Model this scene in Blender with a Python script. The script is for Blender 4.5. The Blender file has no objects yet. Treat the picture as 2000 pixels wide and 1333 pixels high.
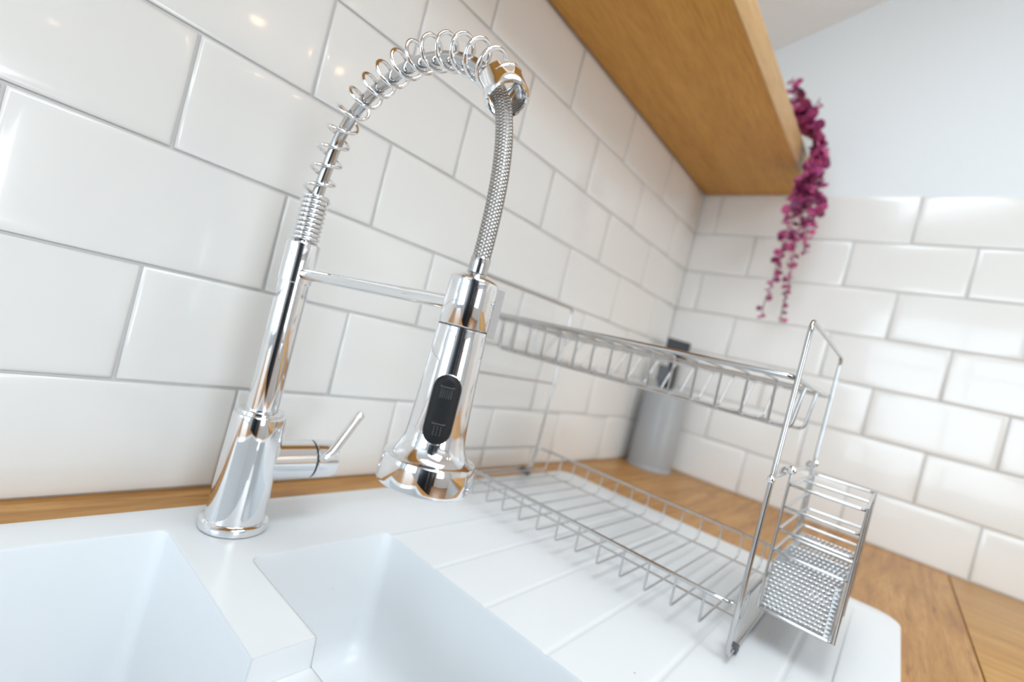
import bpy, bmesh, math, random
from mathutils import Vector, Matrix
random.seed(7)
S = bpy.context.scene
COL = S.collection
PI = math.pi

# ------------------------------------------------------------------ camera
# world: back wall y=0, side wall x=0, worktop z=0, metres
cam_d = bpy.data.cameras.new('camera')
cam_d.lens = 17.0
cam_d.sensor_width = 36.0
cam_d.sensor_fit = 'HORIZONTAL'
cam_d.clip_start = 0.01
cam_d.dof.use_dof = True
cam_d.dof.focus_distance = 0.32
cam_d.dof.aperture_fstop = 3.8
cam_o = bpy.data.objects.new('camera', cam_d)
COL.objects.link(cam_o)
_r = ((0.6191758124787103, -0.7454371751405973, 0.24686986685242795),
      (0.15502736472418938, -0.192153322966077, -0.969042628917721),
      (0.7697972651471309, 0.6382793419745787, -0.003413529038513996))
_C = (-1.2588814, -0.5184732, 0.2218580)
cam_o.matrix_world = Matrix((
    (_r[0][0], -_r[1][0], -_r[2][0], _C[0]),
    (_r[0][1], -_r[1][1], -_r[2][1], _C[1]),
    (_r[0][2], -_r[1][2], -_r[2][2], _C[2]),
    (0, 0, 0, 1)))
S.camera = cam_o

# ------------------------------------------------------------------ light
w = bpy.data.worlds.new('world')
S.world = w
w.use_nodes = True
bg = w.node_tree.nodes['Background']
bg.inputs[0].default_value = (0.80, 0.90, 1.0, 1)
bg.inputs[1].default_value = 1.0

def area(name, loc, rot, sx, sy, power, color):
    l = bpy.data.lights.new(name, 'AREA')
    l.shape = 'RECTANGLE'
    l.size, l.size_y = sx, sy
    l.energy = power
    l.color = color
    o = bpy.data.objects.new(name, l)
    o.location = loc
    o.rotation_euler = rot
    COL.objects.link(o)
    return o

# daylight standing in the openings of the two windows and the roof light
area('daylight_window_1', (-3.68, -.75, 0.55), (0, -PI / 2, 0), 1.30, 1.20, 24, (0.72, 0.88, 1.0))
area('daylight_window_2', (-1.75, -4.28, 0.45), (PI / 2, 0, 0), 1.10, 1.30, 31, (0.88, 0.95, 1.0))
area('daylight_roof_light', (-1.75, -1.75, 1.42), (0, 0, 0), 1.20, 1.00, 23, (0.88, 0.955, 1.0))
area('slope_fill_light', (-1.12, -.52, 1.311), (math.radians(-18.8), 0, 0), 0.90, 0.40, 7.0, (0.86, 0.95, 1.0))  # added fill light in an unseen slope opening, brightens the sink top

S.view_settings.view_transform = 'Standard'
S.view_settings.look = 'None'
S.view_settings.gamma = 1.0
S.view_settings.use_curve_mapping = False
S.view_settings.exposure = 0.20
try:
    S.cycles.max_bounces = 7
    S.cycles.diffuse_bounces = 5
    S.cycles.glossy_bounces = 5
    S.cycles.sample_clamp_indirect = 6.0
    S.cycles.caustics_reflective = False
    S.cycles.caustics_refractive = False
    S.cycles.use_denoising = True
    S.cycles.use_adaptive_sampling = True
    S.cycles.adaptive_threshold = 0.02
except Exception:
    pass

# ------------------------------------------------------------------ materials
def mat(name, color, rough=0.5, metal=0.0, coat=0.0, spec=0.5):
    m = bpy.data.materials.new(name)
    m.use_nodes = True
    b = m.node_tree.nodes['Principled BSDF']
    b.inputs['Base Color'].default_value = (*color, 1)
    b.inputs['Roughness'].default_value = rough
    b.inputs['Metallic'].default_value = metal
    b.inputs['Coat Weight'].default_value = coat
    b.inputs['Coat Roughness'].default_value = 0.03
    b.inputs['Specular IOR Level'].default_value = spec
    return m

def nd(m, kind, **kw):
    n = m.node_tree.nodes.new(kind)
    for k, v in kw.items():
        if k in n.inputs:
            n.inputs[k].default_value = v
        else:
            setattr(n, k, v)
    return n

def lk(m, a, ai, b, bi):
    m.node_tree.links.new(a.outputs[ai], b.inputs[bi])

def bsdf(m):
    return m.node_tree.nodes['Principled BSDF']

def bump(m, scale, strength, dist, detail=2.0, stretch=None):
    tc = nd(m, 'ShaderNodeTexCoord')
    n = nd(m, 'ShaderNodeTexNoise', Scale=scale, Detail=detail)
    if stretch:
        mp = nd(m, 'ShaderNodeMapping')
        mp.inputs['Scale'].default_value = stretch
        lk(m, tc, 'Object', mp, 'Vector')
        lk(m, mp, 'Vector', n, 'Vector')
    else:
        lk(m, tc, 'Object', n, 'Vector')
    b = nd(m, 'ShaderNodeBump', Strength=strength, Distance=dist)
    lk(m, n, 'Fac', b, 'Height')
    lk(m, b, 'Normal', bsdf(m), 'Normal')
    return n

M = {}
M['tile'] = mat('glazed_tile', (0.83, 0.825, 0.805), 0.17, coat=0.25)
bump(M['tile'], 9.0, 0.25, 0.002, 1.0)
M['grout'] = mat('grout', (0.66, 0.66, 0.655), 0.9)
bump(M['grout'], 900, 0.4, 0.0005)
M['paint'] = mat('wall_paint', (0.83, 0.87, 0.895), 0.75)
bump(M['paint'], 260, 0.12, 0.0006)
M['ceiling'] = mat('ceiling_paint', (0.90, 0.915, 0.93), 0.85)
M['chrome'] = mat('chrome', (0.84, 0.85, 0.865), 0.035, 1.0)
M['wire'] = mat('chromed_wire', (0.54, 0.545, 0.55), 0.14, 1.0)
M['steel'] = mat('punched_steel', (0.66, 0.67, 0.68), 0.28, 1.0)
M['black'] = mat('black_plastic', (0.010, 0.0105, 0.012), 0.5, spec=0.3)
M['icon'] = mat('grey_print', (0.10, 0.10, 0.105), 0.6)
M['rubber'] = mat('grey_rubber', (0.10, 0.10, 0.105), 0.6)
M['pot'] = mat('grey_glazed_pot', (0.36, 0.375, 0.39), 0.35)
M['charcoal'] = mat('charcoal_silicone', (0.030, 0.034, 0.042), 0.5)
M['charcoal2'] = mat('slate_silicone', (0.10, 0.115, 0.135), 0.5)
M['door'] = mat('dark_mirrored_paint', (0.012, 0.015, 0.023), 0.5, spec=0.3)  # near-black for the added unseen shapes mirrored in the chrome
M['plinth'] = mat('cabinet_front', (0.62, 0.63, 0.62), 0.5)
M['stem'] = mat('plant_stem', (0.16, 0.045, 0.07), 0.6)
M['frame'] = mat('window_frame_paint', (0.75, 0.75, 0.74), 0.5)

# sink: white composite, rounded edges through the bevel normal, faint specks
m = M['sink'] = mat('white_sink', (0.79, 0.815, 0.835), 0.30, spec=0.5)
bv = nd(m, 'ShaderNodeBevel', samples=6, Radius=0.0035)
lk(m, bv, 'Normal', bsdf(m), 'Normal')
tc = nd(m, 'ShaderNodeTexCoord')
vo = nd(m, 'ShaderNodeTexVoronoi', Scale=26.0)
lk(m, tc, 'Object', vo, 'Vector')
rp = nd(m, 'ShaderNodeValToRGB')
rp.color_ramp.elements[0].position = 0.018
rp.color_ramp.elements[0].color = (0.50, 0.48, 0.44, 1)
rp.color_ramp.elements[1].position = 0.034
rp.color_ramp.elements[1].color = (0.79, 0.815, 0.835, 1)
lk(m, vo, 'Distance', rp, 'Fac')
lk(m, rp, 'Color', bsdf(m), 'Base Color')

def wood(name, c1, c2, c3, stretch, rough=0.45, scale=5.0, coat=0.0, knots=0.0):
    m = mat(name, c1, rough, coat=coat)
    tc = nd(m, 'ShaderNodeTexCoord')
    mp = nd(m, 'ShaderNodeMapping')
    mp.inputs['Scale'].default_value = stretch
    lk(m, tc, 'Object', mp, 'Vector')
    n1 = nd(m, 'ShaderNodeTexNoise', Scale=scale, Detail=6.0, Roughness=0.6, Distortion=0.6)
    lk(m, mp, 'Vector', n1, 'Vector')
    n2 = nd(m, 'ShaderNodeTexNoise', Scale=scale * 7, Detail=4.0, Roughness=0.65)
    lk(m, mp, 'Vector', n2, 'Vector')
    r1 = nd(m, 'ShaderNodeValToRGB')
    e = r1.color_ramp.elements
    e[0].position, e[0].color = 0.30, (*c2, 1)
    e[1].position, e[1].color = 0.72, (*c3, 1)
    k = e.new(0.5)
    k.color = (*c1, 1)
    lk(m, n1, 'Fac', r1, 'Fac')
    mx = nd(m, 'ShaderNodeMix', data_type='RGBA', blend_type='MULTIPLY')
    r2 = nd(m, 'ShaderNodeValToRGB')
    r2.color_ramp.elements[0].position = 0.30
    r2.color_ramp.elements[0].color = (0.70, 0.66, 0.60, 1)
    r2.color_ramp.elements[1].position = 0.58
    r2.color_ramp.elements[1].color = (1, 1, 1, 1)
    lk(m, n2, 'Fac', r2, 'Fac')
    mx.inputs[0].default_value = 0.75
    lk(m, r1, 'Color', mx, 6)
    lk(m, r2, 'Color', mx, 7)
    out = mx
    if knots:
        n3 = nd(m, 'ShaderNodeTexNoise', Scale=9.0, Detail=3.0)
        mp3 = nd(m, 'ShaderNodeMapping')
        mp3.inputs['Scale'].default_value = (stretch[0] * 0.8 + 0.25, stretch[1] * 0.8 + 0.25, 1)
        lk(m, tc, 'Object', mp3, 'Vector')
        lk(m, mp3, 'Vector', n3, 'Vector')
        r3 = nd(m, 'ShaderNodeValToRGB')
        r3.color_ramp.elements[0].position = 0.62
        r3.color_ramp.elements[0].color = (1, 1, 1, 1)
        r3.color_ramp.elements[1].position = 0.74
        r3.color_ramp.elements[1].color = (0.48, 0.36, 0.26, 1)
        lk(m, n3, 'Fac', r3, 'Fac')
        m2 = nd(m, 'ShaderNodeMix', data_type='RGBA', blend_type='MULTIPLY')
        m2.inputs[0].default_value = knots
        lk(m, mx, 2, m2, 6)
        lk(m, r3, 'Color', m2, 7)
        out = m2
    lk(m, out, 2, bsdf(m), 'Base Color')
    b = nd(m, 'ShaderNodeBump', Strength=0.15, Distance=0.001)
    lk(m, n2, 'Fac', b, 'Height')
    lk(m, b, 'Normal', bsdf(m), 'Normal')
    return m

M['oak_x'] = wood('oak_worktop', (0.48, 0.235, 0.060), (0.33, 0.145, 0.034), (0.60, 0.335, 0.115), (1.2, 16, 16), 0.42, 4.0, knots=0.8)
M['oak_side'] = wood('oak_side_worktop', (0.56, 0.30, 0.085), (0.47, 0.235, 0.06), (0.64, 0.37, 0.12), (16, 1.3, 16), 0.42, 4.0)
M['shelf'] = wood('oak_shelf', (0.66, 0.335, 0.060), (0.59, 0.285, 0.046), (0.72, 0.385, 0.080), (0.9, 11, 11), 0.5, 3.0)
M['shelf_front'] = wood('oak_shelf_front', (0.66, 0.41, 0.175), (0.60, 0.36, 0.145), (0.71, 0.46, 0.21), (0.9, 11, 11), 0.5, 3.0)  # paler, less saturated oak tone for the shelf's front face
M['floor'] = wood('oak_floor', (0.36, 0.20, 0.10), (0.26, 0.13, 0.06), (0.44, 0.26, 0.14), (1.0, 9, 9), 0.4, 2.0)

# leaves: colour varies leaf by leaf
m = M['leaf'] = mat('magenta_leaf', (0.40, 0.05, 0.17), 0.5)
oi = nd(m, 'ShaderNodeObjectInfo')
rp = nd(m, 'ShaderNodeValToRGB')
e = rp.color_ramp.elements
e[0].position, e[0].color = 0.0, (0.13, 0.016, 0.062, 1)
e[1].position, e[1].color = 1.0, (0.66, 0.13, 0.30, 1)
k = e.new(0.5)
k.color = (0.36, 0.045, 0.19, 1)
lk(m, oi, 'Random', rp, 'Fac')
lk(m, rp, 'Color', bsdf(m), 'Base Color')

# braided steel hose: diagonal weave from the tube's own UVs
m = M['braid'] = mat('braided_steel', (0.60, 0.585, 0.565), 0.28, 1.0)
uv = nd(m, 'ShaderNodeUVMap')
heights = []
for s in (1, -1):
    mp = nd(m, 'ShaderNodeMapping')
    mp.inputs['Rotation'].default_value = (0, 0, s * math.radians(58))
    lk(m, uv, 'UV', mp, 'Vector')
    wv = nd(m, 'ShaderNodeTexWave', Scale=0.18, Distortion=0.0)
    lk(m, mp, 'Vector', wv, 'Vector')
    heights.append(wv)
mxh = nd(m, 'ShaderNodeMath', operation='MULTIPLY')
lk(m, heights[0], 'Fac', mxh, 0)
lk(m, heights[1], 'Fac', mxh, 1)
bp = nd(m, 'ShaderNodeBump', Strength=0.9, Distance=0.0008)
lk(m, mxh, 'Value', bp, 'Height')
lk(m, bp, 'Normal', bsdf(m), 'Normal')
rp = nd(m, 'ShaderNodeValToRGB')
rp.color_ramp.elements[0].color = (0.25, 0.24, 0.23, 1)
rp.color_ramp.elements[1].position = 0.45
rp.color_ramp.elements[1].color = (0.74, 0.72, 0.70, 1)
lk(m, mxh, 'Value', rp, 'Fac')
lk(m, rp, 'Color', bsdf(m), 'Base Color')

def emis(name, color, strength):
    m = mat(name, color, 0.5)
    bsdf(m).inputs['Emission Color'].default_value = (*color, 1)
    bsdf(m).inputs['Emission Strength'].default_value = strength
    return m
M['lamp'] = emis('warm_lamp', (1.0, 0.62, 0.30), 26.0)

# ------------------------------------------------------------------ helpers
def obj(name, bm, material, parent=None, smooth=40, loc=None):
    me = bpy.data.meshes.new(name)
    bmesh.ops.recalc_face_normals(bm, faces=bm.faces)
    bm.to_mesh(me)
    bm.free()
    return link(name, me, material, parent, smooth, loc)

def link(name, me, material, parent=None, smooth=40, loc=None):
    if material and not me.materials:
        me.materials.append(M[material])
    if smooth:
        for p in me.polygons:
            p.use_smooth = True
        me.set_sharp_from_angle(angle=math.radians(smooth))
    o = bpy.data.objects.new(name, me)
    COL.objects.link(o)
    if loc is not None:
        o.location = loc
    if parent is not None:
        attach(o, parent)
    return o

bpy.context.view_layer.update()
WORLD = {}

def attach(o, parent):
    # coordinates of parts are given in world space; keep them there
    o.parent = parent
    o.matrix_parent_inverse = Matrix.Translation(-Vector(WORLD.get(parent.name, (0, 0, 0))))

def tag(o, label, cat, group=None):
    o['label'] = label
    o['category'] = cat
    if group:
        o['group'] = group
    return o

def struct(o):
    o['kind'] = 'structure'
    return o

def thing(name, loc, label, cat, group=None):
    o = bpy.data.objects.new(name, None)
    o.empty_display_size = 0.02
    COL.objects.link(o)
    o.location = loc
    WORLD[o.name] = loc
    return tag(o, label, cat, group)

def box(bm, x0, x1, y0, y1, z0, z1, bev=0.0, seg=2):
    r = bmesh.ops.create_cube(bm, size=1.0)
    vs = r['verts']
    for v in vs:
        v.co = Vector(((x0 + x1) / 2 + v.co.x * (x1 - x0), (y0 + y1) / 2 + v.co.y * (y1 - y0), (z0 + z1) / 2 + v.co.z * (z1 - z0)))
    if bev:
        es = list({e for v in vs for e in v.link_edges})
        bmesh.ops.bevel(bm, geom=es, offset=bev, segments=seg, affect='EDGES', profile=0.5)
    return vs

def boxo(name, material, parent, *a, bev=0.0, seg=2, smooth=40):
    bm = bmesh.new()
    box(bm, *a, bev=bev, seg=seg)
    return obj(name, bm, material, parent, smooth)

def loft(bm, rings, cap0=True, cap1=True, close=False):
    vr = [[bm.verts.new(p) for p in ring] for ring in rings]
    n = len(vr[0])
    k = len(vr)
    for i in range(k if close else k - 1):
        a, b = vr[i], vr[(i + 1) % k]
        for j in range(n):
            bm.faces.new((a[j], a[(j + 1) % n], b[(j + 1) % n], b[j]))
    if not close:
        if cap0:
            bm.faces.new(vr[0][::-1])
        if cap1:
            bm.faces.new(vr[-1])
    return vr

def lathe(bm, prof, center, axis=(0, 0, 1), seg=48, cap0=True, cap1=True, ref=None):
    ax = Vector(axis).normalized()
    u = Vector(ref) if ref else ax.orthogonal()
    u = (u - ax * u.dot(ax)).normalized()
    v = ax.cross(u)
    c = Vector(center)
    rings = []
    for r, h in prof:
        rings.append([c + ax * h + (u * math.cos(t) + v * math.sin(t)) * r for t in (2 * PI * i / seg for i in range(seg))])
    return loft(bm, rings, cap0, cap1)

def frames(pts, closed=False):
    n = len(pts)
    T = []
    for i in range(n):
        if closed:
            t = pts[(i + 1) % n] - pts[i - 1]
        else:
            t = pts[min(i + 1, n - 1)] - pts[max(i - 1, 0)]
        T.append(t.normalized())
    u = T[0].orthogonal().normalized()
    U = []
    for i in range(n):
        if i:
            q = T[i - 1].rotation_difference(T[i])
            u = q @ u
        u = (u - T[i] * u.dot(T[i])).normalized()
        U.append(u.copy())
    return T, U

def tube(bm, pts, r, seg=10, closed=False, uv=False):
    pts = [Vector(p) for p in pts]
    T, U = frames(pts, closed)
    rings = []
    for i, p in enumerate(pts):
        v = T[i].cross(U[i])
        ri = r[i] if isinstance(r, (list, tuple)) else r
        rings.append([p + (U[i] * math.cos(t) + v * math.sin(t)) * ri for t in (2 * PI * k / seg for k in range(seg))])
    if closed:
        # undo twist at the seam
        vr = [[bm.verts.new(p) for p in ring] for ring in rings]
        best, sh = 1e9, 0
        for s in range(seg):
            d = sum((rings[-1][j] - rings[0][(j + s) % seg]).length for j in range(seg))
            if d < best:
                best, sh = d, s
        n = len(vr)
        for i in range(n):
            a = vr[i]
            b = vr[(i + 1) % n]
            o = sh if i == n - 1 else 0
            for j in range(seg):
                bm.faces.new((a[j], a[(j + 1) % seg], b[(j + 1 + o) % seg], b[(j + o) % seg]))
        return
    vr = loft(bm, rings)
    if uv:
        lay = bm.loops.layers.uv.verify()
        L = [0.0]
        for i in range(1, len(pts)):
            L.append(L[-1] + (pts[i] - pts[i - 1]).length)
        idx = {}
        for i, ring in enumerate(vr):
            for j, vv in enumerate(ring):
                idx[vv] = (i, j)
        for f in bm.faces:
            if len(f.verts) != 4:
                continue
            js = [idx[l.vert][1] for l in f.loops]
            wrap = max(js) - min(js) > 1
            for l in f.loops:
                i, j = idx[l.vert]
                if wrap and j == 0:
                    j = seg
                l[lay].uv = (j / seg * uv, L[i] * 1000)

def fillet(pts, rad, n=5, closed=False):
    pts = [Vector(p) for p in pts]
    out = []
    k = len(pts)
    for i in range(k):
        if not closed and i in (0, k - 1):
            out.append(pts[i])
            continue
        a, b, c = pts[i - 1], pts[i], pts[(i + 1) % k]
        d1, d2 = (a - b), (c - b)
        l = min(rad, d1.length * 0.49, d2.length * 0.49)
        d1.normalize()
        d2.normalize()
        p0, p2 = b + d1 * l, b + d2 * l
        for j in range(n + 1):
            t = j / n
            out.append(p0 * (1 - t) ** 2 + b * 2 * t * (1 - t) + p2 * t * t)
    return out

def smoothpath(pts, n=8):
    # Catmull-Rom through the points
    P = [Vector(p) for p in pts]
    P = [P[0] * 2 - P[1]] + P + [P[-1] * 2 - P[-2]]
    out = []
    for i in range(1, len(P) - 2):
        a, b, c, d = P[i - 1:i + 3]
        for j in range(n):
            t = j / n
            out.append(0.5 * ((2 * b) + (c - a) * t + (2 * a - 5 * b + 4 * c - d) * t * t + (3 * b - a - 3 * c + d) * t ** 3))
    out.append(P[-2])
    return out

def resample(pts, n):
    L = [0.0]
    for i in range(1, len(pts)):
        L.append(L[-1] + (pts[i] - pts[i - 1]).length)
    out = []
    k = 0
    for i in range(n):
        s = L[-1] * i / (n - 1)
        while k < len(L) - 2 and L[k + 1] < s:
            k += 1
        t = (s - L[k]) / max(1e-9, L[k + 1] - L[k])
        out.append(pts[k].lerp(pts[k + 1], min(1, t)))
    return out, L[-1]

def rrect(x0, x1, y0, y1, r, z, n=6):
    out = []
    for cx, cy, a0 in ((x1 - r, y1 - r, 0), (x0 + r, y1 - r, PI / 2), (x0 + r, y0 + r, PI), (x1 - r, y0 + r, 1.5 * PI)):
        for i in range(n + 1):
            a = a0 + PI / 2 * i / n
            out.append(Vector((cx + r * math.cos(a), cy + r * math.sin(a), z)))
    return out

def temp(bm):
    me = bpy.data.meshes.new('cutter')
    bmesh.ops.recalc_face_normals(bm, faces=bm.faces)
    bm.to_mesh(me)
    bm.free()
    o = bpy.data.objects.new('cutter', me)
    COL.objects.link(o)
    return o

def boolean(base, ops):
    for op, c in ops:
        md = base.modifiers.new('b', 'BOOLEAN')
        md.operation = op
        md.object = c
        md.solver = 'EXACT'
    dg = bpy.context.evaluated_depsgraph_get()
    dg.update()
    me = bpy.data.meshes.new_from_object(base.evaluated_get(dg))
    for c in [base] + [c for _, c in ops]:
        bpy.data.objects.remove(c)
    return me

# ------------------------------------------------------------------ room shell
XW, YW = -3.6, -4.2          # far sides of the room
ZF = -0.90                   # floor
ZSL, ZC = 1.079, 1.35        # ceiling: low edge of the slope, flat part
SL = 0.341
YSL = -(ZC - ZSL) / SL

struct(boxo('floor', 'floor', None, XW - .1, .1, YW - .1, .1, ZF - .1, ZF, smooth=0))
wall_back = struct(boxo('wall_back', 'grout', None, XW - .1, .1, 0.0, .1, ZF, 1.5, smooth=0))
WORLD[wall_back.name] = (0, 0, 0)
wall_right = struct(boxo('wall_right', 'grout', None, 0.0, .1, YW - .1, 0.0, ZF, 0.7215, smooth=0))
WORLD[wall_right.name] = (0, 0, 0)
boxo('painted_upper_wall', 'paint', wall_right, 0.0, .1, YW - .1, 0.0, 0.7215, 1.5, smooth=0)
boxo('painted_upper_wall', 'paint', wall_back, XW, 0.0, -0.004, 0.0, 0.7745, 1.2, smooth=0)

def wall_hole(name, axis, c, t, a0, a1, z0, z1, h):
    # a wall with one rectangular opening: axis 'x' -> plane x=c, spans y
    bm = bmesh.new()
    for (p0, p1, q0, q1) in ((a0, h[0], z0, z1), (h[1], a1, z0, z1), (h[0], h[1], z0, h[2]), (h[0], h[1], h[3], z1)):
        if p1 - p0 < 1e-4 or q1 - q0 < 1e-4:
            continue
        if axis == 'x':
            box(bm, c - t, c, p0, p1, q0, q1)
        else:
            box(bm, p0, p1, c - t, c, q0, q1)
    return struct(obj(name, bm, 'paint', None, 0))

wall_hole('wall_left', 'x', XW, .1, YW - .1, .1, ZF, 1.5, (-1.35, -.15, -.1, 1.2))
wall_hole('wall_front', 'y', YW, .1, XW - .1, .1, ZF, 1.5, (-2.3, -1.2, -.2, 1.1))

def window(name, axis, c, a0, a1, z0, z1):
    bm = bmesh.new()
    t = .035
    am = (a0 + a1) / 2
    zm = z0 + (z1 - z0) * .68
    for p0, p1, q0, q1 in ((a0, a1, z0, z0 + t), (a0, a1, z1 - t, z1), (a0, a0 + t, z0, z1), (a1 - t, a1, z0, z1), (am - t / 2, am + t / 2, z0, z1), (a0, a1, zm, zm + t)):
        if axis == 'x':
            box(bm, c - .06, c - .01, p0, p1, q0, q1)
        else:
            box(bm, p0, p1, c - .06, c - .01, q0, q1)
    return struct(obj(name, bm, 'frame', None, 0))
window('window_1', 'x', XW, -1.35, -.15, -.1, 1.2)
window('window_2', 'y', YW, -2.3, -1.2, -.2, 1.1)

bm = bmesh.new()
prof = [(0.1, ZSL - .0341), (YSL, ZC), (YW - .1, ZC), (YW - .1, ZC + .15), (YSL, ZC + .15), (0.1, ZSL + .15)]
# ceiling with the roof-light opening in its flat part
def ceil_piece(x0, x1, ys):
    a = [Vector((x0, y, z)) for y, z in ys]
    b = [Vector((x1, y, z)) for y, z in ys]
    loft(bm, [a, b])
def sl(y0, y1):
    return [(y0, ZSL - SL * y0), (y1, ZSL - SL * y1), (y1, ZSL - SL * y1 + .12), (y0, ZSL - SL * y0 + .12)]
ceil_piece(XW - .1, .1, sl(.1, -.31))
ceil_piece(XW - .1, -1.58, sl(-.31, -.73))  # leaves the opening added for the slope fill light
ceil_piece(-.66, .1, sl(-.31, -.73))
ceil_piece(XW - .1, .1, sl(-.73, YSL))
for x0, x1, y0, y1 in ((XW - .1, .1, -1.25, YSL), (XW - .1, .1, YW - .1, -2.25), (XW - .1, -2.35, -2.25, -1.25), (-1.15, .1, -2.25, -1.25)):
    box(bm, x0, x1, y0, y1, ZC, ZC + .15)
struct(obj('ceiling', bm, 'ceiling', None, 0))

d1 = struct(boxo('reflection_door', 'door', None, -3.42, -2.62, YW + .002, YW + .05, ZF + .005, 1.12, bev=.004))  # unseen dark door added for dark bands in the chrome
boxo('reflection_frame', 'shelf', d1, -3.50, -3.422, YW + .002, YW + .06, ZF + .005, 1.20, bev=.003)
boxo('reflection_frame', 'shelf', d1, -2.618, -2.54, YW + .002, YW + .06, ZF + .005, 1.20, bev=.003)

# unseen tall shapes added behind the viewpoint to mirror dark and brown in chrome
fg = thing('reflection_block', (-1.99, -1.33, ZF), 'tall dark navy fridge added out of view, standing in for the person mirrored in the spray head', 'block')
boxo('block_body', 'door', fg, -2.30, -1.70, -1.68, -1.06, ZF + .02, .98, bev=.006)
boxo('block_base', 'rubber', fg, -2.28, -1.72, -1.66, -1.08, ZF + .0005, ZF + .02)
boxo('block_handle', 'wire', fg, -1.699, -1.682, -1.14, -1.12, -.2, .5, bev=.004)
lc = thing('reflection_cupboard', (-2.66, -2.72, ZF), 'tall oak cupboard added out of view for the brown bands in the faucet', 'cupboard')
boxo('carcass', 'floor', lc, -2.96, -2.36, -3.02, -2.42, ZF + .0005, .95, bev=.003)
boxo('cupboard_door', 'floor', lc, -2.358, -2.338, -3.00, -2.44, ZF + .10, .93, bev=.003)

# ------------------------------------------------------------------ wall tiles
TW, TH, G = 0.203, 0.103, 0.0028
_tile_cache = {}

def tile_mesh(wd, ht):
    key = (round(wd, 4), round(ht, 4))
    if key in _tile_cache:
        return _tile_cache[key]
    bm = bmesh.new()
    # face-on in local XZ, thickness along -Y, softly pillowed towards its edges
    rings = []
    for inset, d in ((0, 0.0), (0, 0.0008), (0.0005, 0.0014), (0.003, 0.0019), (0.010, 0.00225), (0.017, 0.0024)):
        i = min(inset, wd * .42, ht * .42)
        rings.append([Vector((i, -d, i)), Vector((wd - i, -d, i)), Vector((wd - i, -d, ht - i)), Vector((i, -d, ht - i))])
    loft(bm, rings, cap0=False)
    me = bpy.data.meshes.new('tile')
    bmesh.ops.recalc_face_normals(bm, faces=bm.faces)
    bm.to_mesh(me)
    bm.free()
    me.materials.append(M['tile'])
    for p in me.polygons:
        p.use_smooth = True
    me.set_sharp_from_angle(angle=math.radians(70))
    _tile_cache[key] = me
    return me

def put_tile(parent, u0, u1, row, side):
    z0 = row * TH + G / 2
    wd = u1 - u0
    ht = TH - G
    if row == 6:
        ht = 0.7215 - z0
    if wd < .006:
        return
    o = bpy.data.objects.new('tile', tile_mesh(wd, ht))
    COL.objects.link(o)
    jr = random.uniform(-1, 1) * .0010
    jt = random.uniform(-1, 1) * .0012
    if side == 'back':
        mw = Matrix.Translation((u0, -0.0006, z0)) @ Matrix.Rotation(jr, 4, 'X') @ Matrix.Rotation(jt, 4, 'Z')
    else:
        # local +X runs towards -Y of the room, local -Y points to -X
        mw = Matrix.Translation((-0.0006, -u0, z0)) @ Matrix.Rotation(-PI / 2, 4, 'Z') @ Matrix.Rotation(jr, 4, 'X') @ Matrix.Rotation(jt, 4, 'Z')
    o.parent = parent
    o.matrix_basis = mw

for row in range(7):
    ph = -1.0435 if row % 2 == 0 else -1.1455
    k = ph
    while k > -1.9:
        k -= TW
    while k < -0.008:
        a = k + G / 2
        b = min(k + TW - G / 2, -0.0055)
        put_tile(wall_back, a, b, row, 'back')
        k += TW
    ph = 0.0500 if row % 2 == 0 else 0.1545
    k = ph - TW
    while k < 1.30:
        a = max(k + G / 2, 0.0010)
        b = k + TW - G / 2
        put_tile(wall_right, a, b, row, 'side')
        k += TW

# ------------------------------------------------------------------ worktops, cabinets
def plate_with_hole(name, material, x0, x1, y0, y1, z0, z1, h):
    xs = [x0, h[0], h[1], x1]
    ys = [y0, h[2], h[3], y1]
    bm = bmesh.new()
    V = {}
    for zi, z in enumerate((z0, z1)):
        for i, x in enumerate(xs):
            for j, y in enumerate(ys):
                V[i, j, zi] = bm.verts.new((x, y, z))
    for zi in (0, 1):
        for i in range(3):
            for j in range(3):
                if i == 1 and j == 1:
                    continue
                bm.faces.new((V[i, j, zi], V[i + 1, j, zi], V[i + 1, j + 1, zi], V[i, j + 1, zi]))
    for i in range(3):
        for j in (0, 3):
            bm.faces.new((V[i, j, 0], V[i + 1, j, 0], V[i + 1, j, 1], V[i, j, 1]))
            bm.faces.new((V[j, i, 0], V[j, i + 1, 0], V[j, i + 1, 1], V[j, i, 1]))
    for a, b in (((1, 1), (2, 1)), ((2, 1), (2, 2)), ((2, 2), (1, 2)), ((1, 2), (1, 1))):
        bm.faces.new((V[a + (0,)], V[b + (0,)], V[b + (1,)], V[a + (1,)]))
    return obj(name, bm, material, None, 0)

wt = plate_with_hole('worktop', 'oak_x', -2.4, -0.0005, -0.6305, -0.0005, -0.038, 0.0, (-1.44, -0.90, -.545, -.075))
tag(wt, 'oak worktop running along the back wall around the white sink', 'worktop')
wt2 = boxo('worktop', 'oak_side', None, -0.62, -0.0005, -2.2, -0.6325, -0.038, -0.0004, bev=.0012)
tag(wt2, 'paler oak worktop along the side wall, beyond the dark seam', 'worktop')
cb = boxo('base_cabinet', 'plinth', None, -0.60, -0.002, -2.2, -0.64, ZF + .001, -0.0385)
tag(cb, 'plain base cabinet carrying the paler oak side worktop', 'cabinet')
cb = boxo('base_cabinet', 'plinth', None, -0.888, -0.002, -0.61, -0.002, ZF + .001, -0.0385)
tag(cb, 'plain base cabinet in the corner below the drainer', 'cabinet')
cb = boxo('base_cabinet', 'plinth', None, -2.38, -1.50, -0.61, -0.002, ZF + .001, -0.0385)
tag(cb, 'plain base cabinet left of the sink bowls', 'cabinet')

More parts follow.
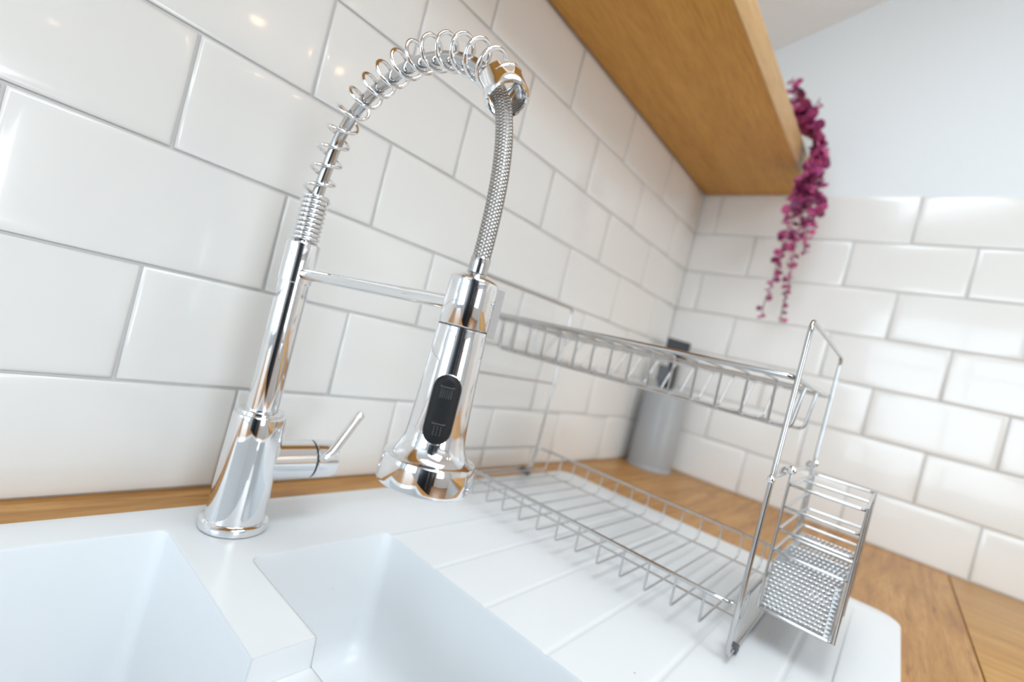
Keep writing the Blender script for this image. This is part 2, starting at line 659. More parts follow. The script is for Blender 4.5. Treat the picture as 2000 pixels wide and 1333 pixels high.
sc_ = thing('base_cabinet', (-1.194, -.601, ZF), 'plain base cabinet with two doors below the sink bowls', 'cabinet')
for x0, x1 in ((-1.498, -1.196), (-1.192, -.890)):
    boxo('cabinet_door', 'plinth', sc_, x0, x1, -.610, -.592, ZF + .10, -.0400, bev=.0015)
boxo('toe_kick', 'plinth', sc_, -1.498, -.890, -.570, -.555, ZF + .0005, ZF + .10)
boxo('cabinet_floor', 'plinth', sc_, -1.498, -.890, -.590, -.02, ZF + .10, ZF + .118)

# ------------------------------------------------------------------ sink
ZS = 0.008
SX0, SX1, SY0, SY1 = -1.47, -0.458, -0.5615, -0.0575
bm = bmesh.new()
loft(bm, [rrect(SX0, SX1, SY0, SY1, .028, .0005), rrect(SX0, SX1, SY0, SY1, .028, ZS - .003),
          rrect(SX0 + .0008, SX1 - .0008, SY0 + .0008, SY1 - .0008, .028, ZS - .001),
          rrect(SX0 + .003, SX1 - .003, SY0 + .003, SY1 - .003, .026, ZS)])
base = temp(bm)
bm = bmesh.new()
loft(bm, [rrect(-1.43, -.912, -.538, -.082, .03, -.205), rrect(-1.43, -.912, -.538, -.082, .03, .004)])
under = temp(bm)

def bowl(x0, x1, y0, y1, zb, draft):
    bm = bmesh.new()
    rr = .0055
    rings = []
    e = (.05 - ZS) * draft
    rings.append(rrect(x0 - e, x1 + e, y0 - e, y1 + e, rr, .05))
    d = (ZS - zb - .022) * draft
    rings.append(rrect(x0 + d, x1 - d, y0 + d, y1 - d, rr + .010, zb + .022))
    for a in (.35, .7, 1.0, 1.3, PI / 2):
        q = d + .022 * (1 - math.cos(a))
        rings.append(rrect(x0 + q, x1 - q, y0 + q, y1 - q, rr + .010 + .008 * math.sin(a), zb + .022 - .022 * math.sin(a)))
    loft(bm, rings)
    return temp(bm)

ops = [('UNION', under),
       ('DIFFERENCE', bowl(-1.405, -1.110, -.52, -.0975, -.185, .06)),
       ('DIFFERENCE', bowl(-1.070, -.938, -.50, -.1605, -.108, .07))]
bm = bmesh.new()
box(bm, -1.13, -1.05, -.40, -.2665, -.012, .05)
ops.append(('DIFFERENCE', temp(bm)))
# drainer: a tray falling towards the small bowl, and its channels
bm = bmesh.new()
vs = box(bm, -.950, -.500, -.515, -.1655, 0, .05)
for v in vs:
    if v.co.z < .01:
        v.co.z = .0064 if v.co.x < -.7 else .0078
ops.append(('DIFFERENCE', temp(bm)))
for y in (-.2300, -.2935, -.3560, -.4200, -.4830):
    bm = bmesh.new()
    a, b = [], []
    R = .0050
    for i in range(24):
        t = 2 * PI * i / 24
        a.append(Vector((-.955, y + R * math.cos(t), .0064 - .0009 + R + R * math.sin(t))))
        b.append(Vector((-.520, y + R * math.cos(t), .0076 - .0009 + R + R * math.sin(t))))
    loft(bm, [a, b])
    ops.append(('DIFFERENCE', temp(bm)))
me = boolean(base, ops)
me.name = 'kitchen_sink'
me.materials.clear()
sink = link('kitchen_sink', me, 'sink', None, 35)
tag(sink, 'white one-and-a-half bowl sink with grooved drainer set in the oak worktop', 'sink')

WORLD[sink.name] = (0, 0, 0)
for x, y, z in ((-1.2575, -.330, -.185), (-1.004, -.350, -.108)):
    bm = bmesh.new()
    lathe(bm, [(.034, .0002), (.036, .0006), (.036, .0018), (.030, .0026), (.022, .0014), (.006, .0014), (.005, .0030)], (x, y, z), seg=40)
    obj('drain_strainer', bm, 'chrome', sink, 40)

# ------------------------------------------------------------------ shelf
sh = thing('wall_shelf', (-1.1, -.1236, 0.7235), 'thick oak shelf fixed above the white tiles', 'shelf')
boxo('board', 'shelf', sh, -2.2, -0.0008, -0.2436, -0.0045, 0.7235, 0.7745, bev=.0008)
boxo('front_strip', 'shelf_front', sh, -2.2, -0.0008, -0.2465, -0.2436, 0.7235, 0.7745, bev=.0006)

# ------------------------------------------------------------------ faucet
BX, BY = -1.0627, -0.1045
HX, HY = -1.0692, -0.3244
D = Vector((HX - BX, HY - BY, 0))
REACH = D.length
D.normalize()
def ap(s, z, off=0.0):
    n = Vector((-D.y, D.x, 0))
    return Vector((BX, BY, 0)) + D * s + n * off + Vector((0, 0, z))

fa = thing('kitchen_faucet', (BX, BY, ZS), 'chrome spring-neck kitchen faucet with pull-down spray head standing on the white sink', 'faucet')
fz = ZS
bm = bmesh.new()
lathe(bm, [(.0262, 0.0003), (.0270, .001), (.0272, .004), (.0266, .0068), (.0248, .0082), (.0240, .0085)], (BX, BY, fz), seg=64)
obj('base_ring', bm, 'chrome', fa, 35)
bm = bmesh.new()
lathe(bm, [(.0236, .0085), (.0233, .018), (.0228, .045), (.0221, .075), (.0215, .0975), (.0212, .0990), (.0200, .0996)], (BX, BY, fz), seg=64)
obj('body', bm, 'chrome', fa, 30)
bm = bmesh.new()
lathe(bm, [(.0185, .0996), (.0187, .1008), (.0182, .1022), (.0160, .1030), (.0150, .1030)], (BX, BY, fz), seg=64)
obj('collar', bm, 'chrome', fa, 30)
bm = bmesh.new()
lathe(bm, [(.0129, .1030), (.0127, .2160)], (BX, BY, fz), seg=64)
obj('riser_pipe', bm, 'chrome', fa, 30)
bm = bmesh.new()
lathe(bm, [(.0130, .2148), (.0137, .2154), (.0138, .2480), (.0134, .2494), (.0100, .2497)], (BX, BY, fz), seg=64)
obj('sleeve', bm, 'chrome', fa, 30)

# mixer handle pointing along the wall to the right
hz = 0.0655
ha = Vector((1, -0.02, -0.004)).normalized()
bm = bmesh.new()
lathe(bm, [(.0178, .012), (.0178, .0520), (.0172, .0528)], (BX, BY, hz), ha, seg=56)
obj('cartridge_housing', bm, 'chrome', fa, 30)
bm = bmesh.new()
lathe(bm, [(.0172, .0526), (.0172, .0546)], (BX, BY, hz), ha, seg=56)
obj('seal_ring', bm, 'black', fa, 30)
bm = bmesh.new()
lathe(bm, [(.0172, .0544), (.0179, .0552), (.0179, .0735), (.0172, .0752), (.0150, .0762)], (BX, BY, hz), ha, seg=56)
hc = obj('handle_cap', bm, 'chrome', fa, 30)
bm = bmesh.new()
lp = [Vector((-1.0040, BY - .0130, .0685)), Vector((-.9975, BY - .0150, .0730)), Vector((-.9700, BY - .0060, .1085))]
lpts = fillet(lp, .006, 5)
tube(bm, lpts, [.0046] * (len(lpts) - 1) + [.0044], 20)
WORLD[hc.name] = WORLD[fa.name]
lv = obj('lever', bm, 'chrome', None, 50)
lv.parent = hc
tipd = (lp[2] - lp[1]).normalized()
bm = bmesh.new()
lathe(bm, [(.0044, -.0005), (.0048, .0005), (.0048, .0030), (.0040, .0044), (.0018, .0049)], lp[2], tipd, seg=24)
kb = obj('lever_tip', bm, 'chrome', None, 40)
kb.parent = hc

# support arm and spray head dock
ARM0, ARM1 = 0.2318, 0.2338
bm = bmesh.new()
p0, p1 = ap(.0120, ARM0), ap(REACH - .0132, ARM1)
tube(bm, [p0, p0.lerp(p1, .02), p0.lerp(p1, .5), p1], [.0042, .0046, .0046, .0046], 24)
obj('support_arm', bm, 'chrome', fa, 50)
# C-shaped dock: open towards the user
bm = bmesh.new()
rings = []
aD = math.atan2(-D.y, -D.x)          # towards the riser
a0, a1 = math.radians(-21), math.radians(82)
for i in range(25):
    t = a0 + (a1 - a0) * i / 24
    c, s = math.cos(t), math.sin(t)
    ro = .0204
    rings.append([Vector((HX + c * r, HY + s * r, z)) for r, z in ((.0151, .2190), (ro - .0005, .2190), (ro, .2195), (ro, .2470), (ro - .0005, .2475), (.0151, .2475))])
loft(bm, rings)
obj('dock_clip', bm, 'chrome', fa, 30)

# black strip painting in the shade of the gap between dock and head
bm = bmesh.new()
rings = []
for i in range(25):
    t = a0 + math.radians(1.5) + (a1 - a0 - math.radians(3)) * i / 24
    c, s_ = math.cos(t), math.sin(t)
    rings.append([Vector((HX + c * r, HY + s_ * r, z)) for r, z in ((.01425, .2225), (.0150, .2225), (.0150, .2468), (.01425, .2468))])
loft(bm, rings)
obj('dock_gap_shade', bm, 'black', fa, 30)
bm = bmesh.new()
lathe(bm, [(.0100, .2204), (.0138, .2206), (.0138, .2216), (.0100, .2218)], (HX, HY, 0), seg=64)
obj('seam_ring', bm, 'black', fa, 30)

# spray head
bm = bmesh.new()
lathe(bm, [(.0050, .2530), (.0105, .2500), (.0126, .2492), (.0137, .2480), (.0141, .2460), (.0141, .2224), (.0137, .2216)], (HX, HY, 0), seg=72)
obj('head_sleeve', bm, 'chrome', fa, 30)
prof = [(.0132, .2213), (.0139, .2210), (.0141, .2202), (.0149, .2000), (.0158, .1800), (.0166, .1640), (.0170, .1590), (.0177, .1560), (.0188, .1530),
        (.0203, .1505), (.0222, .1487), (.0240, .1478), (.0248, .1475), (.0255, .1470), (.0259, .1458), (.0261, .1440), (.0270, .1345), (.0267, .1328), (.0258, .1320)]
bm = bmesh.new()
lathe(bm, prof, (HX, HY, 0), seg=96, cap1=True)
sp = obj('spray_head', bm, 'chrome', fa, 30)
bm = bmesh.new()
lathe(bm, [(.0235, .1322), (.0235, .1312), (.0225, .1308)], (HX, HY, 0), seg=64)
obj('spray_face', bm, 'rubber', fa, 30)

# two-way spray button, facing the camera side of the head
BA = math.radians(225.6)
def head_r(z):
    for (r0, z0), (r1, z1) in zip(prof, prof[1:]):
        if z1 <= z <= z0:
            return r0 + (r1 - r0) * (z0 - z) / max(1e-9, z0 - z1)
    return prof[-1][0]
def on_head(u, z, out):
    r = head_r(z)
    a = BA + u / r
    return Vector((HX + math.cos(a) * (r + out), HY + math.sin(a) * (r + out), z))
def pill(hw, hh, n=14):
    pts = []
    for c, a0 in ((hh - hw, 0), (-(hh - hw), PI)):
        for i in range(n + 1):
            a = a0 + PI * i / n
            pts.append((hw * math.cos(a), c + hw * math.sin(a)))
    return pts
ZB = 0.1770
def pill_part(name, material, layers):
    bm = bmesh.new()
    loft(bm, [[on_head(u, ZB + v, out) for u, v in pill(hw, hh)] for hw, hh, out in layers])
    return obj(name, bm, material, None, 45)
bz = pill_part('button_bezel', 'chrome', [(.0079, .0189, -.001), (.0079, .0189, .0004), (.0076, .0186, .0006)])
attach(bz, fa)
bt = pill_part('spray_button', 'black', [(.0076, .0186, -.001), (.0076, .0186, .0007), (.0070, .0180, .0009), (.0066, .0172, .0014), (.0060, .0164, .0019), (.0050, .0154, .0020)])
attach(bt, fa)
bt['label'] = 'black oval two-way spray button'
WORLD[bt.name] = WORLD[fa.name]

def icon(marks):
    bm = bmesh.new()
    for (u0, v0, u1, v1) in marks:
        pts = []
        for o in (.0016, .00215):
            pts.append([on_head(u, ZB + v, o) for u, v in ((u0, v0), (u1, v0), (u1, v1), (u0, v1))])
        loft(bm, pts)
    o = obj('spray_icon', bm, 'icon', None, 0)
    o.parent = bt
    return o
mk = [(-.0030, .0118, .0030, .0122), (-.0033, .0120, -.0029, .0127), (.0029, .0120, .0033, .0127)]
for i in range(6):
    u = -.0025 + i * .001
    mk.append((u - .00018, .0106, u + .00018, .0110))
    if 0 < i < 5 or True:
        mk.append((u - .00013, .0062, u + .00013, .0102))
icon(mk)
mk = [(-.0028, -.0078, .0028, -.0074), (-.0031, -.0077, -.0027, -.0070), (.0027, -.0077, .0031, -.0070)]
for j in range(4):
    for i in range(3):
        u = -.0016 + i * .0016
        v = -.0092 - j * .0013
        mk.append((u - .00022, v - .0003, u + .00022, v + .0003))
icon(mk)

# spring: closed turns at the bottom, open turns over the arch
R_C, R_W = 0.0113, 0.00155
dense = []
NT = 10
for i in range(NT * 28 + 1):
    t = i / 28
    a = 2 * PI * t
    dense.append(Vector((BX + math.cos(a) * .0098, BY + math.sin(a) * .0098, .2575 + t * .0040 + R_W)))
bm = bmesh.new()
tube(bm, dense, .0019, 8)
obj('spring_base', bm, 'chrome', fa, 60)

arch = [(0, .2960), (.0008, .3060), (.0030, .3200), (.0062, .3345), (.0112, .3500), (.0205, .3655), (.0352, .3785), (.0540, .3880), (.0725, .3945), (.0914, .3990),
        (.1124, .4006), (.1313, .3986), (.1507, .3943), (.1690, .3874), (.1850, .3785), (.1968, .3696), (.2030, .3630)]
path = smoothpath([ap(s, z) for s, z in arch], 8)
NP = 16 * 36 + 1
pp, Lp = resample(path, NP)
# planar frame so that the turns sit evenly round the arch
nrm = Vector((-D.y, D.x, 0))
coil = []
TURNS = 15.6
for i, p in enumerate(pp):
    t = (pp[min(i + 1, NP - 1)] - pp[max(i - 1, 0)]).normalized()
    u = nrm.cross(t).normalized()
    a = 2 * PI * TURNS * (i / (NP - 1)) ** 0.97 + 0.6
    coil.append(p + (u * math.cos(a) + nrm * math.sin(a)) * R_C)
bm = bmesh.new()
tube(bm, coil, R_W, 8)
obj('spring_coil', bm, 'chrome', fa, 60)

# hose: plain tube inside the spring, braided where it hangs free
inner = [(0, .25), (.0010, .290), (.0030, .306), (.0062, .3195), (.0098, .3335), (.0150, .3480), (.0245, .3625), (.0385, .3745), (.0560, .3838), (.0740, .3902), (.0920, .3946), (.1124, .3962),
         (.1310, .3944), (.1500, .3902), (.1675, .3835), (.1830, .3748), (.1960, .3640), (.2040, .3545)]
bm = bmesh.new()
tube(bm, smoothpath([ap(s, z) for s, z in inner], 6), .0047, 20)
obj('inner_tube', bm, 'wire', fa, 60)
outer = [(.1960, .3640), (.2040, .3545), (.2100, .3430), (.2150, .3280), (.2185, .3100), (.2200, .2952), (.2207, .2805), (.2207, .2680), (.2205, .2595)]
hp, Lh = resample(smoothpath([ap(s, z) for s, z in outer], 10), 90)
bm = bmesh.new()
tube(bm, hp, .0051, 28, uv=30.0)
obj('braided_hose', bm, 'braid', fa, 60)
bm = bmesh.new()
tube(bm, [ap(.2206, .2620), ap(.2205, .2610), ap(.2202, .2560), ap(.2200, .2500)], [.0052, .0056, .0056, .0056], 28)
obj('hose_ferrule', bm, 'wire', fa, 40)
bm = bmesh.new()
lathe(bm, [(.0062, .2498), (.0062, .2520), (.0058, .2526)], (HX, HY, 0), seg=32)
obj('hose_seal', bm, 'black', fa, 40)
# collar ring closing the spring
ca = (ap(.2095, .3520) - ap(.1985, .3665)).normalized()
cc = ap(.1990, .3672)
bm = bmesh.new()
pf = [(.0108, -.0010), (.0122, -.0012), (.0128, -.0004), (.0128, .0100), (.0130, .0108), (.0131, .0155), (.0127, .0166), (.0116, .0170), (.0108, .0164), (.0106, .0150), (.0106, 0.0)]
ax = ca
u = nrm
v = ax.cross(u)
rings = [[cc + ax * h + (u * math.cos(t) + v * math.sin(t)) * r for r, h in pf] for t in (2 * PI * i / 64 for i in range(64))]
loft(bm, rings, close=True)
obj('spring_collar', bm, 'chrome', fa, 35)

# ------------------------------------------------------------------ dish rack
XL, XR, YF, YB, ZT = -.806, -.559, -.446, -.0510, .2986
PR, RR, WR = .0021, .0017, .00105
rk = thing('dish_rack', ((XL + XR) / 2, (YF + YB) / 2, ZS), 'two-tier chrome wire dish rack standing on the sink drainer', 'dish rack')

def part(name, pts, r, material='wire', parent=None, seg=10, closed=False):
    bm = bmesh.new()
    tube(bm, pts, r, seg, closed)
    return obj(name, bm, material, parent or rk, 60)

for y in (YF, YB):
    zb = .0125 if y == YF else .0150
    fr = part('end_frame', fillet([(XL, y, zb), (XL + .004, y, ZT), (XR + .004, y, ZT), (XR, y, zb)], .011, 6, True), PR, seg=12, closed=True)
    part('cross_bar', [(XL + .002, y, .165), (XR + .002, y, .165)], .0015)
    for x in (XL + .026, XR - .026):
        bm = bmesh.new()
        box(bm, x - .0045, x + .0045, y - .0150 if y == YB else y - .0035, y + .0035, ZS + .0003, zb + .0030, bev=.0014)
        obj('rubber_foot', bm, 'rubber', rk, 40)
    for x in (XL, XR):
        bm = bmesh.new()
        sgn = -1 if x == XL else 1
        lathe(bm, [(.0006, -.0034), (.0022, -.0030), (.0032, -.0016), (.0034, 0), (.0032, .0016), (.0022, .0030), (.0006, .0034)], (x + sgn * .0030 + .002, y, .1635), (1, 0, 0), seg=20)
        obj('joint_knob', bm, 'chrome', rk, 60)

# lower basket
ZR = .0535
part('lower_rim', fillet([(XL + .003, YF + .003, ZR), (XR - .003, YF + .003, ZR), (XR - .003, YB - .003, ZR), (XL + .003, YB - .003, ZR)], .017, 6, True), RR + .0002, closed=True)
xa, xb = XL + .0050, XR - .0055
for k in range(15):
    y = -.4185 + .0258 * k
    part('basket_wire', fillet([(xa - .001, y, ZR - .001), (xa + .001, y, .0245), (xb - .001, y, .0245), (xb + .001, y, ZR - .001)], .004, 4), WR, seg=8)
for x in (-.580, -.745):
    part('basket_runner', fillet([(x, YF + .0035, ZR - .002), (x, YF + .006, .0224), (x, YB - .006, .0224), (x, YB - .0035, ZR - .002)], .006, 4), WR, seg=8)

# upper plate shelf
ZU = .2490
part('upper_rim', fillet([(XL + .003, YF + .003, ZU), (XR - .003, YF + .003, ZU), (XR - .003, YB - .003, ZU), (XL + .003, YB - .003, ZU)], .008, 5, True), RR + .0008, closed=True)
part('upper_rim_brace', [(-.739, YF + .004, ZU - .0035), (-.739, YB - .004, ZU - .0035)], WR, seg=8)
for k in range(15):
    y = -.4190 + .0255 * k
    part('plate_wire', fillet([(XL + .003, y, ZU - .001), (-.7375, y, ZU - .0015), (-.7350, y, .2065), (-.628, y, .2065), (-.597, y, .2450), (XR - .003, y, ZU - .001)], .003, 4), WR + .0003, seg=8)
for x in (-.728, -.648):
    part('plate_runner', fillet([(x, YF + .004, ZU - .002), (x, YF + .008, .2048), (x, YB - .008, .2048), (x, YB - .004, ZU - .002)], .007, 4), WR + .0005, seg=8)

# ------------------------------------------------------------------ cutlery basket hooked on the front frame
CX0, CX1, CY0, CY1, CZ0, CZ1 = -.744, -.575, -.5085, -.4515, .0415, .1560
ck = thing('cutlery_basket', ((CX0 + CX1) / 2, (CY0 + CY1) / 2, CZ0), 'narrow cutlery basket of wire rings and punched steel hooked on the dish rack', 'cutlery basket')
def loop_xy(z, i=0.0):
    return fillet([(CX0 + i, CY0 + i, z), (CX1 - i, CY0 + i, z), (CX1 - i, CY1 - i, z), (CX0 + i, CY1 - i, z)], .004, 4, True)
for z in (.1560, .1352, .1148, .0945):
    part('ring_wire', loop_xy(z), .0013, 'wire', ck, 10, True)
part('base_rim', loop_xy(CZ0), .0016, 'wire', ck, 10, True)
part('divider_wire', [(-.660, CY0, .1545), (-.660, CY1, .1545)], .0012, 'wire', ck, 8)
part('divider_wire', [(-.660, CY0, .0935), (-.660, CY1, .0935)], .0012, 'wire', ck, 8)
for x, y in ((CX0 - .001, CY0 - .001), (CX1 + .001, CY0 - .001), (CX0 - .001, CY1 + .001), (CX1 + .001, CY1 + .001)):
    part('upright_wire', [(x, y, CZ0), (x, y, .1585)], .0012, 'wire', ck, 8)
part('divider_upright', [(-.660, CY0 - .001, CZ0), (-.660, CY0 - .001, .1560)], .0012, 'wire', ck, 8)
for x in (CX0, CX1 - .012):
    hk = part('hook', fillet([(x, CY1 + .001, .1500), (x, CY1 + .001, .1685), (x, YF + .0030, .1695), (x, YF + .0046, .1600)], .003, 5), .0013, 'wire', ck, 10)
    bm = bmesh.new()
    lathe(bm, [(.0006, -.0040), (.0026, -.0034), (.0038, -.0018), (.0040, 0), (.0038, .0018), (.0026, .0034), (.0006, .0040)], (x, CY1 + .0012, .1695), (1, 0, 0), seg=20)
    obj('hook_stop', bm, 'chrome', ck, 60)

def perforated(name, org, eu, ev, W, H, cell=.0042, teeth=False):
    # sheet with staggered round holes, cut straight through the outer row of holes
    org, eu, ev = Vector(org), Vector(eu), Vector(ev)
    nrm_ = eu.cross(ev).normalized()
    cu = cell
    cv = cell * .88
    nu, nv = max(1, round(W / cu)), max(1, round(H / cv))
    cu, cv = W / nu, H / nv
    bm = bmesh.new()
    hr = .31
    for j in range(nv):
        sh = 0.5 if j % 2 else 0.0
        for i in range(nu - (1 if sh else 0)):
            cx, cy = (i + .5 + sh) * cu, (j + .5) * cv
            inn, out = [], []
            for k in range(8):
                a = PI / 4 * k
                c, s = math.cos(a), math.sin(a)
                m_ = max(abs(c), abs(s))
                out.append((cx + c / m_ * cu / 2, cy + s / m_ * cv / 2))
                inn.append((cx + c * cu * hr, cy + s * cv * .35))
            vo = [bm.verts.new(org + eu * p[0] + ev * p[1]) for p in out]
            vi = [bm.verts.new(org + eu * p[0] + ev * p[1] + nrm_ * .0004) for p in inn]
            for k in range(8):
                bm.faces.new((vo[k], vo[(k + 1) % 8], vi[(k + 1) % 8], vi[k]))
        if sh:
            # half holes left open at both ends: small teeth only
            for x0, dr in ((0.0, 1), (W, -1)):
                cy = j * cv
                a = bm.verts.new(org + eu * x0 + ev * cy)
                b = bm.verts.new(org + eu * (x0 + dr * cu * .5) + ev * cy)
                c = bm.verts.new(org + eu * (x0 + dr * cu * .5) + ev * (cy + cv * .14))
                bm.faces.new((a, b, c))
                a = bm.verts.new(org + eu * x0 + ev * (cy + cv))
                b = bm.verts.new(org + eu * (x0 + dr * cu * .5) + ev * (cy + cv))
                c = bm.verts.new(org + eu * (x0 + dr * cu * .5) + ev * (cy + cv * .86))
                bm.faces.new((a, b, c))
        if teeth:
            # torn saw-tooth edge where the sheet was cut
            bm.faces.new([bm.verts.new(org + eu * u + ev * v) for u, v in ((W, j * cv), (W + .0042, (j + .5) * cv), (W, (j + 1) * cv))])
    bmesh.ops.remove_doubles(bm, verts=bm.verts, dist=1e-5)
    o = obj(name, bm, 'steel', ck, 0)
    sd = o.modifiers.new('thickness', 'SOLIDIFY')
    sd.thickness = .0006
    return o
PH = .0440
perforated('punched_side', (CX0 + .002, CY1 - .001, CZ0 + .001), (0, -1, 0), (0, 0, 1), CY1 - CY0 - .0080, PH, teeth=True)
perforated('punched_side', (CX1 - .002, CY1 - .001, CZ0 + .001), (0, -1, 0), (0, 0, 1), CY1 - CY0 - .002, PH)
perforated('punched_side', (CX0 + .002, CY1 - .002, CZ0 + .001), (1, 0, 0), (0, 0, 1), CX1 - CX0 - .004, PH)
perforated('punched_side', (CX0 + .014, CY0 + .002, CZ0 + .001), (1, 0, 0), (0, 0, 1), CX1 - CX0 - .016, PH)
perforated('punched_base', (CX0 + .002, CY0 + .002, CZ0 + .001), (1, 0, 0), (0, 1, 0), CX1 - CX0 - .004, CY1 - CY0 - .004)
perforated('punched_divider', (-.660, CY1 - .002, CZ0 + .001), (0, -1, 0), (0, 0, 1), CY1 - CY0 - .004, PH)

# ------------------------------------------------------------------ utensil pot in the corner
PX, PY, PRD = -.0920, -.0700, .0525
pt = thing('utensil_pot', (PX, PY, 0), 'tall plain grey utensil pot standing in the tiled corner', 'pot')
bm = bmesh.new()
lathe(bm, [(.030, .0015), (PRD - .004, .0015), (PRD - .0015, .0030), (PRD - .0010, .008), (PRD - .0010, .196), (PRD - .0020, .1985), (PRD - .0040, .1985), (PRD - .0050, .196), (PRD - .0050, .012), (.010, .010)], (PX, PY, 0), seg=56)
obj('pot_body', bm, 'pot', pt, 35)
bm = bmesh.new()
lathe(bm, [(PRD - .006, .0002), (PRD + .0004, .0002), (PRD + .0008, .002), (PRD + .0008, .0075), (PRD - .0002, .009)], (PX, PY, 0), seg=56)
obj('foot_ring', bm, 'pot', pt, 35)

def utensil(label, foot, top, hw, hh, material, slots, stem_r, neck):
    t = thing('cooking_utensil', foot, label, 'utensil', 'utensils in the grey pot')
    f, tp = Vector(foot), Vector(top)
    d = (tp - f).normalized()
    bm = bmesh.new()
    tube(bm, [f, f.lerp(tp, .5), tp - d * neck], [stem_r * .8, stem_r, stem_r * .9], 14)
    obj('handle', bm, material, t, 50)
    # blade faces the room diagonally
    side = Vector((.77, -.64, 0)).normalized()
    side = (side - d * side.dot(d)).normalized()
    nn = d.cross(side)
    bm = bmesh.new()
    n = slots * 2 + 1
    for i in range(n):
        if i % 2:
            continue
        x0, x1 = -hw + 2 * hw * i / n, -hw + 2 * hw * (i + 1) / n
        pts = []
        for o in (-.0025, .0025):
            pts.append([tp + side * x + d * y + nn * o for x, y in ((x0, -hh), (x1, -hh), (x1, hh), (x0, hh))])
        loft(bm, pts)
    for y0, y1 in ((hh * .5, hh), (-hh, -hh * .6)):
        pts = []
        for o in (-.003, .003):
            pts.append([tp + side * x + d * y + nn * o for x, y in ((-hw, y0), (hw, y0), (hw, y1), (-hw, y1))])
        loft(bm, pts)
    obj('blade', bm, material, t, 0)
    return t
utensil('black flat-headed turner, the tallest utensil in the grey pot', (PX + .004, PY + .004, .0125), (PX + .006, PY + .004, .300), .030, .021, 'charcoal', 0, .0130, .019)
utensil('short slate grey utensil behind the black turner in the pot', (PX - .022, PY + .010, .0125), (PX - .026, PY + .012, .232), .013, .020, 'charcoal2', 0, .006, .016)

# ------------------------------------------------------------------ trailing plant
GX = -.150
pl = thing('trailing_plant', (GX, -.200, .7748), 'magenta trailing plant spilling over the end of the oak shelf', 'plant')
bm = bmesh.new()
rings = []
# leaf: pointed oval folded along its midrib
outline = [(0, 0), (.30, .35), (.42, .62), (.30, .85), (0, 1.0), (-.30, .85), (-.42, .62), (-.30, .35)]
vs = [bm.verts.new((x, y, .14 * abs(x) + .10 * y * y)) for x, y in outline]
mid = [bm.verts.new((0, .35, 0.012)), bm.verts.new((0, .7, .05))]
for a, b, c in ((0, 1, 8), (1, 2, 8), (2, 9, 8), (2, 3, 9), (3, 4, 9), (4, 5, 9), (5, 6, 9), (6, 8, 9), (6, 7, 8), (7, 0, 8)):
    q = vs + mid
    bm.faces.new((q[a], q[b], q[c]))
r_ = bmesh.ops.duplicate(bm, geom=bm.verts[:] + bm.faces[:])
for v in [g for g in r_['geom'] if isinstance(g, bmesh.types.BMVert)]:
    v.co.z += .05
leaf_me = bpy.data.meshes.new('leaf')
bm.to_mesh(leaf_me)
bm.free()
leaf_me.materials.append(M['leaf'])
for p in leaf_me.polygons:
    p.use_smooth = True
def leaf(pos, direction, size):
    d = Vector(direction).normalized()
    x = d.orthogonal().normalized()
    x = Matrix.Rotation(random.uniform(0, 2 * PI), 3, d) @ x
    z = x.cross(d)
    o = bpy.data.objects.new('leaf', leaf_me)
    COL.objects.link(o)
    mm = Matrix((x, d, z)).transposed().to_4x4()
    sc = Matrix.Diagonal((size, size, size * .8, 1))
    o.parent = pl
    o.matrix_basis = Matrix.Translation(Vector(pos) - Vector(WORLD[pl.name])) @ mm @ sc
rnd = random.Random(11)
# strands: x, y where it clears the shelf, y at its end, lowest z, leaves
strands = [(-.150, -.262, -.249, .400, 46), (-.140, -.268, -.284, .398, 46), (-.165, -.264, -.262, .500, 34), (-.128, -.274, -.292, .545, 32),
           (-.150, -.276, -.300, .600, 30), (-.172, -.270, -.278, .640, 26), (-.135, -.262, -.270, .665, 24)]
strand_paths = []
for sx, y0, y1, zl, nl in strands:
    pts = [Vector((sx * .4 - .09, -.190, .7790)), Vector((sx * .7 - .045, -.215, .812)), Vector((sx, -.242, .818)), Vector((sx, y0, .775))]
    zz = .775
    while zz - .055 > zl:
        zz -= .05
        f = (.775 - zz) / (.775 - zl)
        pts.append(Vector((sx + rnd.uniform(-.005, .005), y0 + (y1 - y0) * f + rnd.uniform(-.003, .003), zz)))
    pts.append(Vector((sx, y1, zl)))
    rs, L = resample(smoothpath(pts, 6), 80)
    bm = bmesh.new()
    tube(bm, rs, .0010, 6)
    obj('stem', bm, 'stem', pl, 60)
    for i in range(nl):
        f = (i + rnd.random()) / nl
        p = rs[min(79, int(f * 79))]
        a = rnd.uniform(0, 2 * PI)
        size = (.023 if p.z > .62 else .0165) * rnd.uniform(.75, 1.25)
        if p.z < .48:
            size *= .78
        dz = rnd.uniform(-.9, .35)
        if p.z > .79:
            dz = rnd.uniform(.1, .9)
        dv = Vector((math.cos(a), math.sin(a), dz))
        if p.y > -.274 and p.z < .80 and p.z > .70:
            dv.y = -abs(dv.y)
        leaf(p, dv, size)
    strand_paths.append(rs)
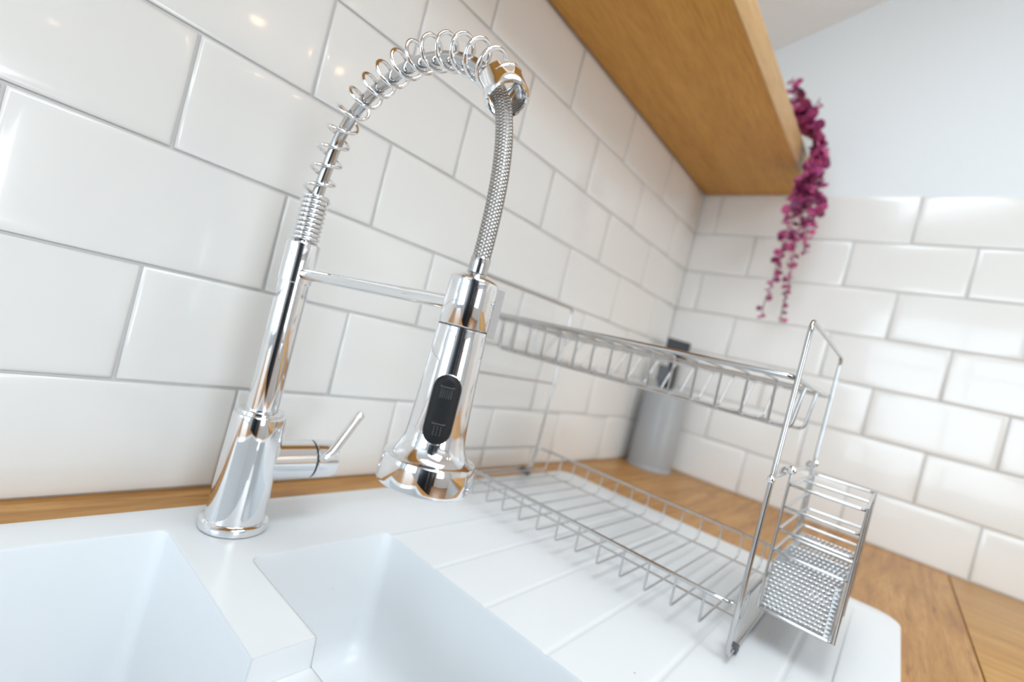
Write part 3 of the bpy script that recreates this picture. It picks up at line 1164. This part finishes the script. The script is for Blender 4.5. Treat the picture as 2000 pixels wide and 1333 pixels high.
# tuft standing up over the shelf edge
tufts = [(-.150, -.190, .930), (-.135, -.250, .885), (-.165, -.215, .890), (-.150, -.238, .868), (-.125, -.222, .872), (-.170, -.240, .850)]
for tx, ty, tz in tufts:
    pts = [Vector((-.150, -.212, .781)), Vector(((tx - .150) / 2, (ty - .225) / 2, (tz + .80) / 2)), Vector((tx, ty, tz))]
    rs, L = resample(smoothpath(pts, 6), 24)
    bm = bmesh.new()
    tube(bm, rs, .0010, 6)
    obj('stem', bm, 'stem', pl, 60)
    for i in range(9 if tz < .9 else 5):
        p = rs[min(23, 8 + int(rnd.random() * 15))] if tz < .9 else rs[rnd.choice((14, 17, 20, 23))]
        a = rnd.uniform(0, 2 * PI)
        leaf(p, (math.cos(a), math.sin(a), rnd.uniform(-.2, .8)), .024 * rnd.uniform(.8, 1.2) * (1 if tz < .9 else .7))
    strand_paths.append(rs[8:] if tz < .9 else rs[18:])
# the many smaller leaves between them, too small to pick apart
bm = bmesh.new()
for rs in strand_paths:
    n = len(rs)
    for i in range(int(n * .85)):
        p = rs[rnd.randrange(n)]
        a = rnd.uniform(0, 2 * PI)
        d = Vector((math.cos(a), math.sin(a), rnd.uniform(-.8, .5)))
        if p.y > -.274 and .70 < p.z < .80:
            d.y = -abs(d.y)
        d.normalize()
        x = Matrix.Rotation(rnd.uniform(0, 2 * PI), 3, d) @ d.orthogonal().normalized()
        z = x.cross(d)
        sz = (.017 if p.z > .62 else .0115) * rnd.uniform(.8, 1.2)
        q = [bm.verts.new(p + (x * u + d * v + z * (.12 * abs(u) + h)) * sz) for h in (0, .05) for u, v in ((0, 0), (.34, .4), (.30, .78), (0, 1), (-.30, .78), (-.34, .4))]
        bm.faces.new(q[:6])
        bm.faces.new(q[6:][::-1])
        for k in range(6):
            bm.faces.new((q[k], q[(k + 1) % 6], q[6 + (k + 1) % 6], q[6 + k]))
fo = obj('small_leaves', bm, 'leaf', pl, 0)
fo['kind'] = 'stuff'

# ------------------------------------------------------------------ ceiling spot lamps (seen as warm dots in the glaze)
for i, (x, y, lb) in enumerate(((-.49, -2.03, 'round warm ceiling spotlight seen as the brightest dot in the tiles'),
                               (-.15, -2.03, 'round warm ceiling spotlight nearest the side wall'),
                               (-1.02, -3.60, 'round warm ceiling spotlight near the far window'))):
    t = thing('ceiling_spotlight', (x, y, ZC), lb, 'spotlight', 'ceiling spotlights')
    bm = bmesh.new()
    lathe(bm, [(.036, -.0005), (.046, -.0010), (.046, -.0060), (.040, -.0090), (.034, -.0090)], (x, y, ZC), seg=32)
    obj('bezel', bm, 'wire', t, 40)
    bm = bmesh.new()
    lathe(bm, [(.033, -.0092), (.031, -.0120)], (x, y, ZC), seg=32)
    obj('lens', bm, 'lamp', t, 40)
    l = bpy.data.lights.new('spot_beam', 'SPOT')
    l.energy = 6.0
    l.color = (1.0, 0.74, 0.48)
    l.spot_size = math.radians(150)
    l.spot_blend = 0.6
    l.shadow_soft_size = 0.03
    lo = bpy.data.objects.new('spot_beam', l)
    COL.objects.link(lo)
    lo.parent = t
    lo.location = (0, 0, -.014)
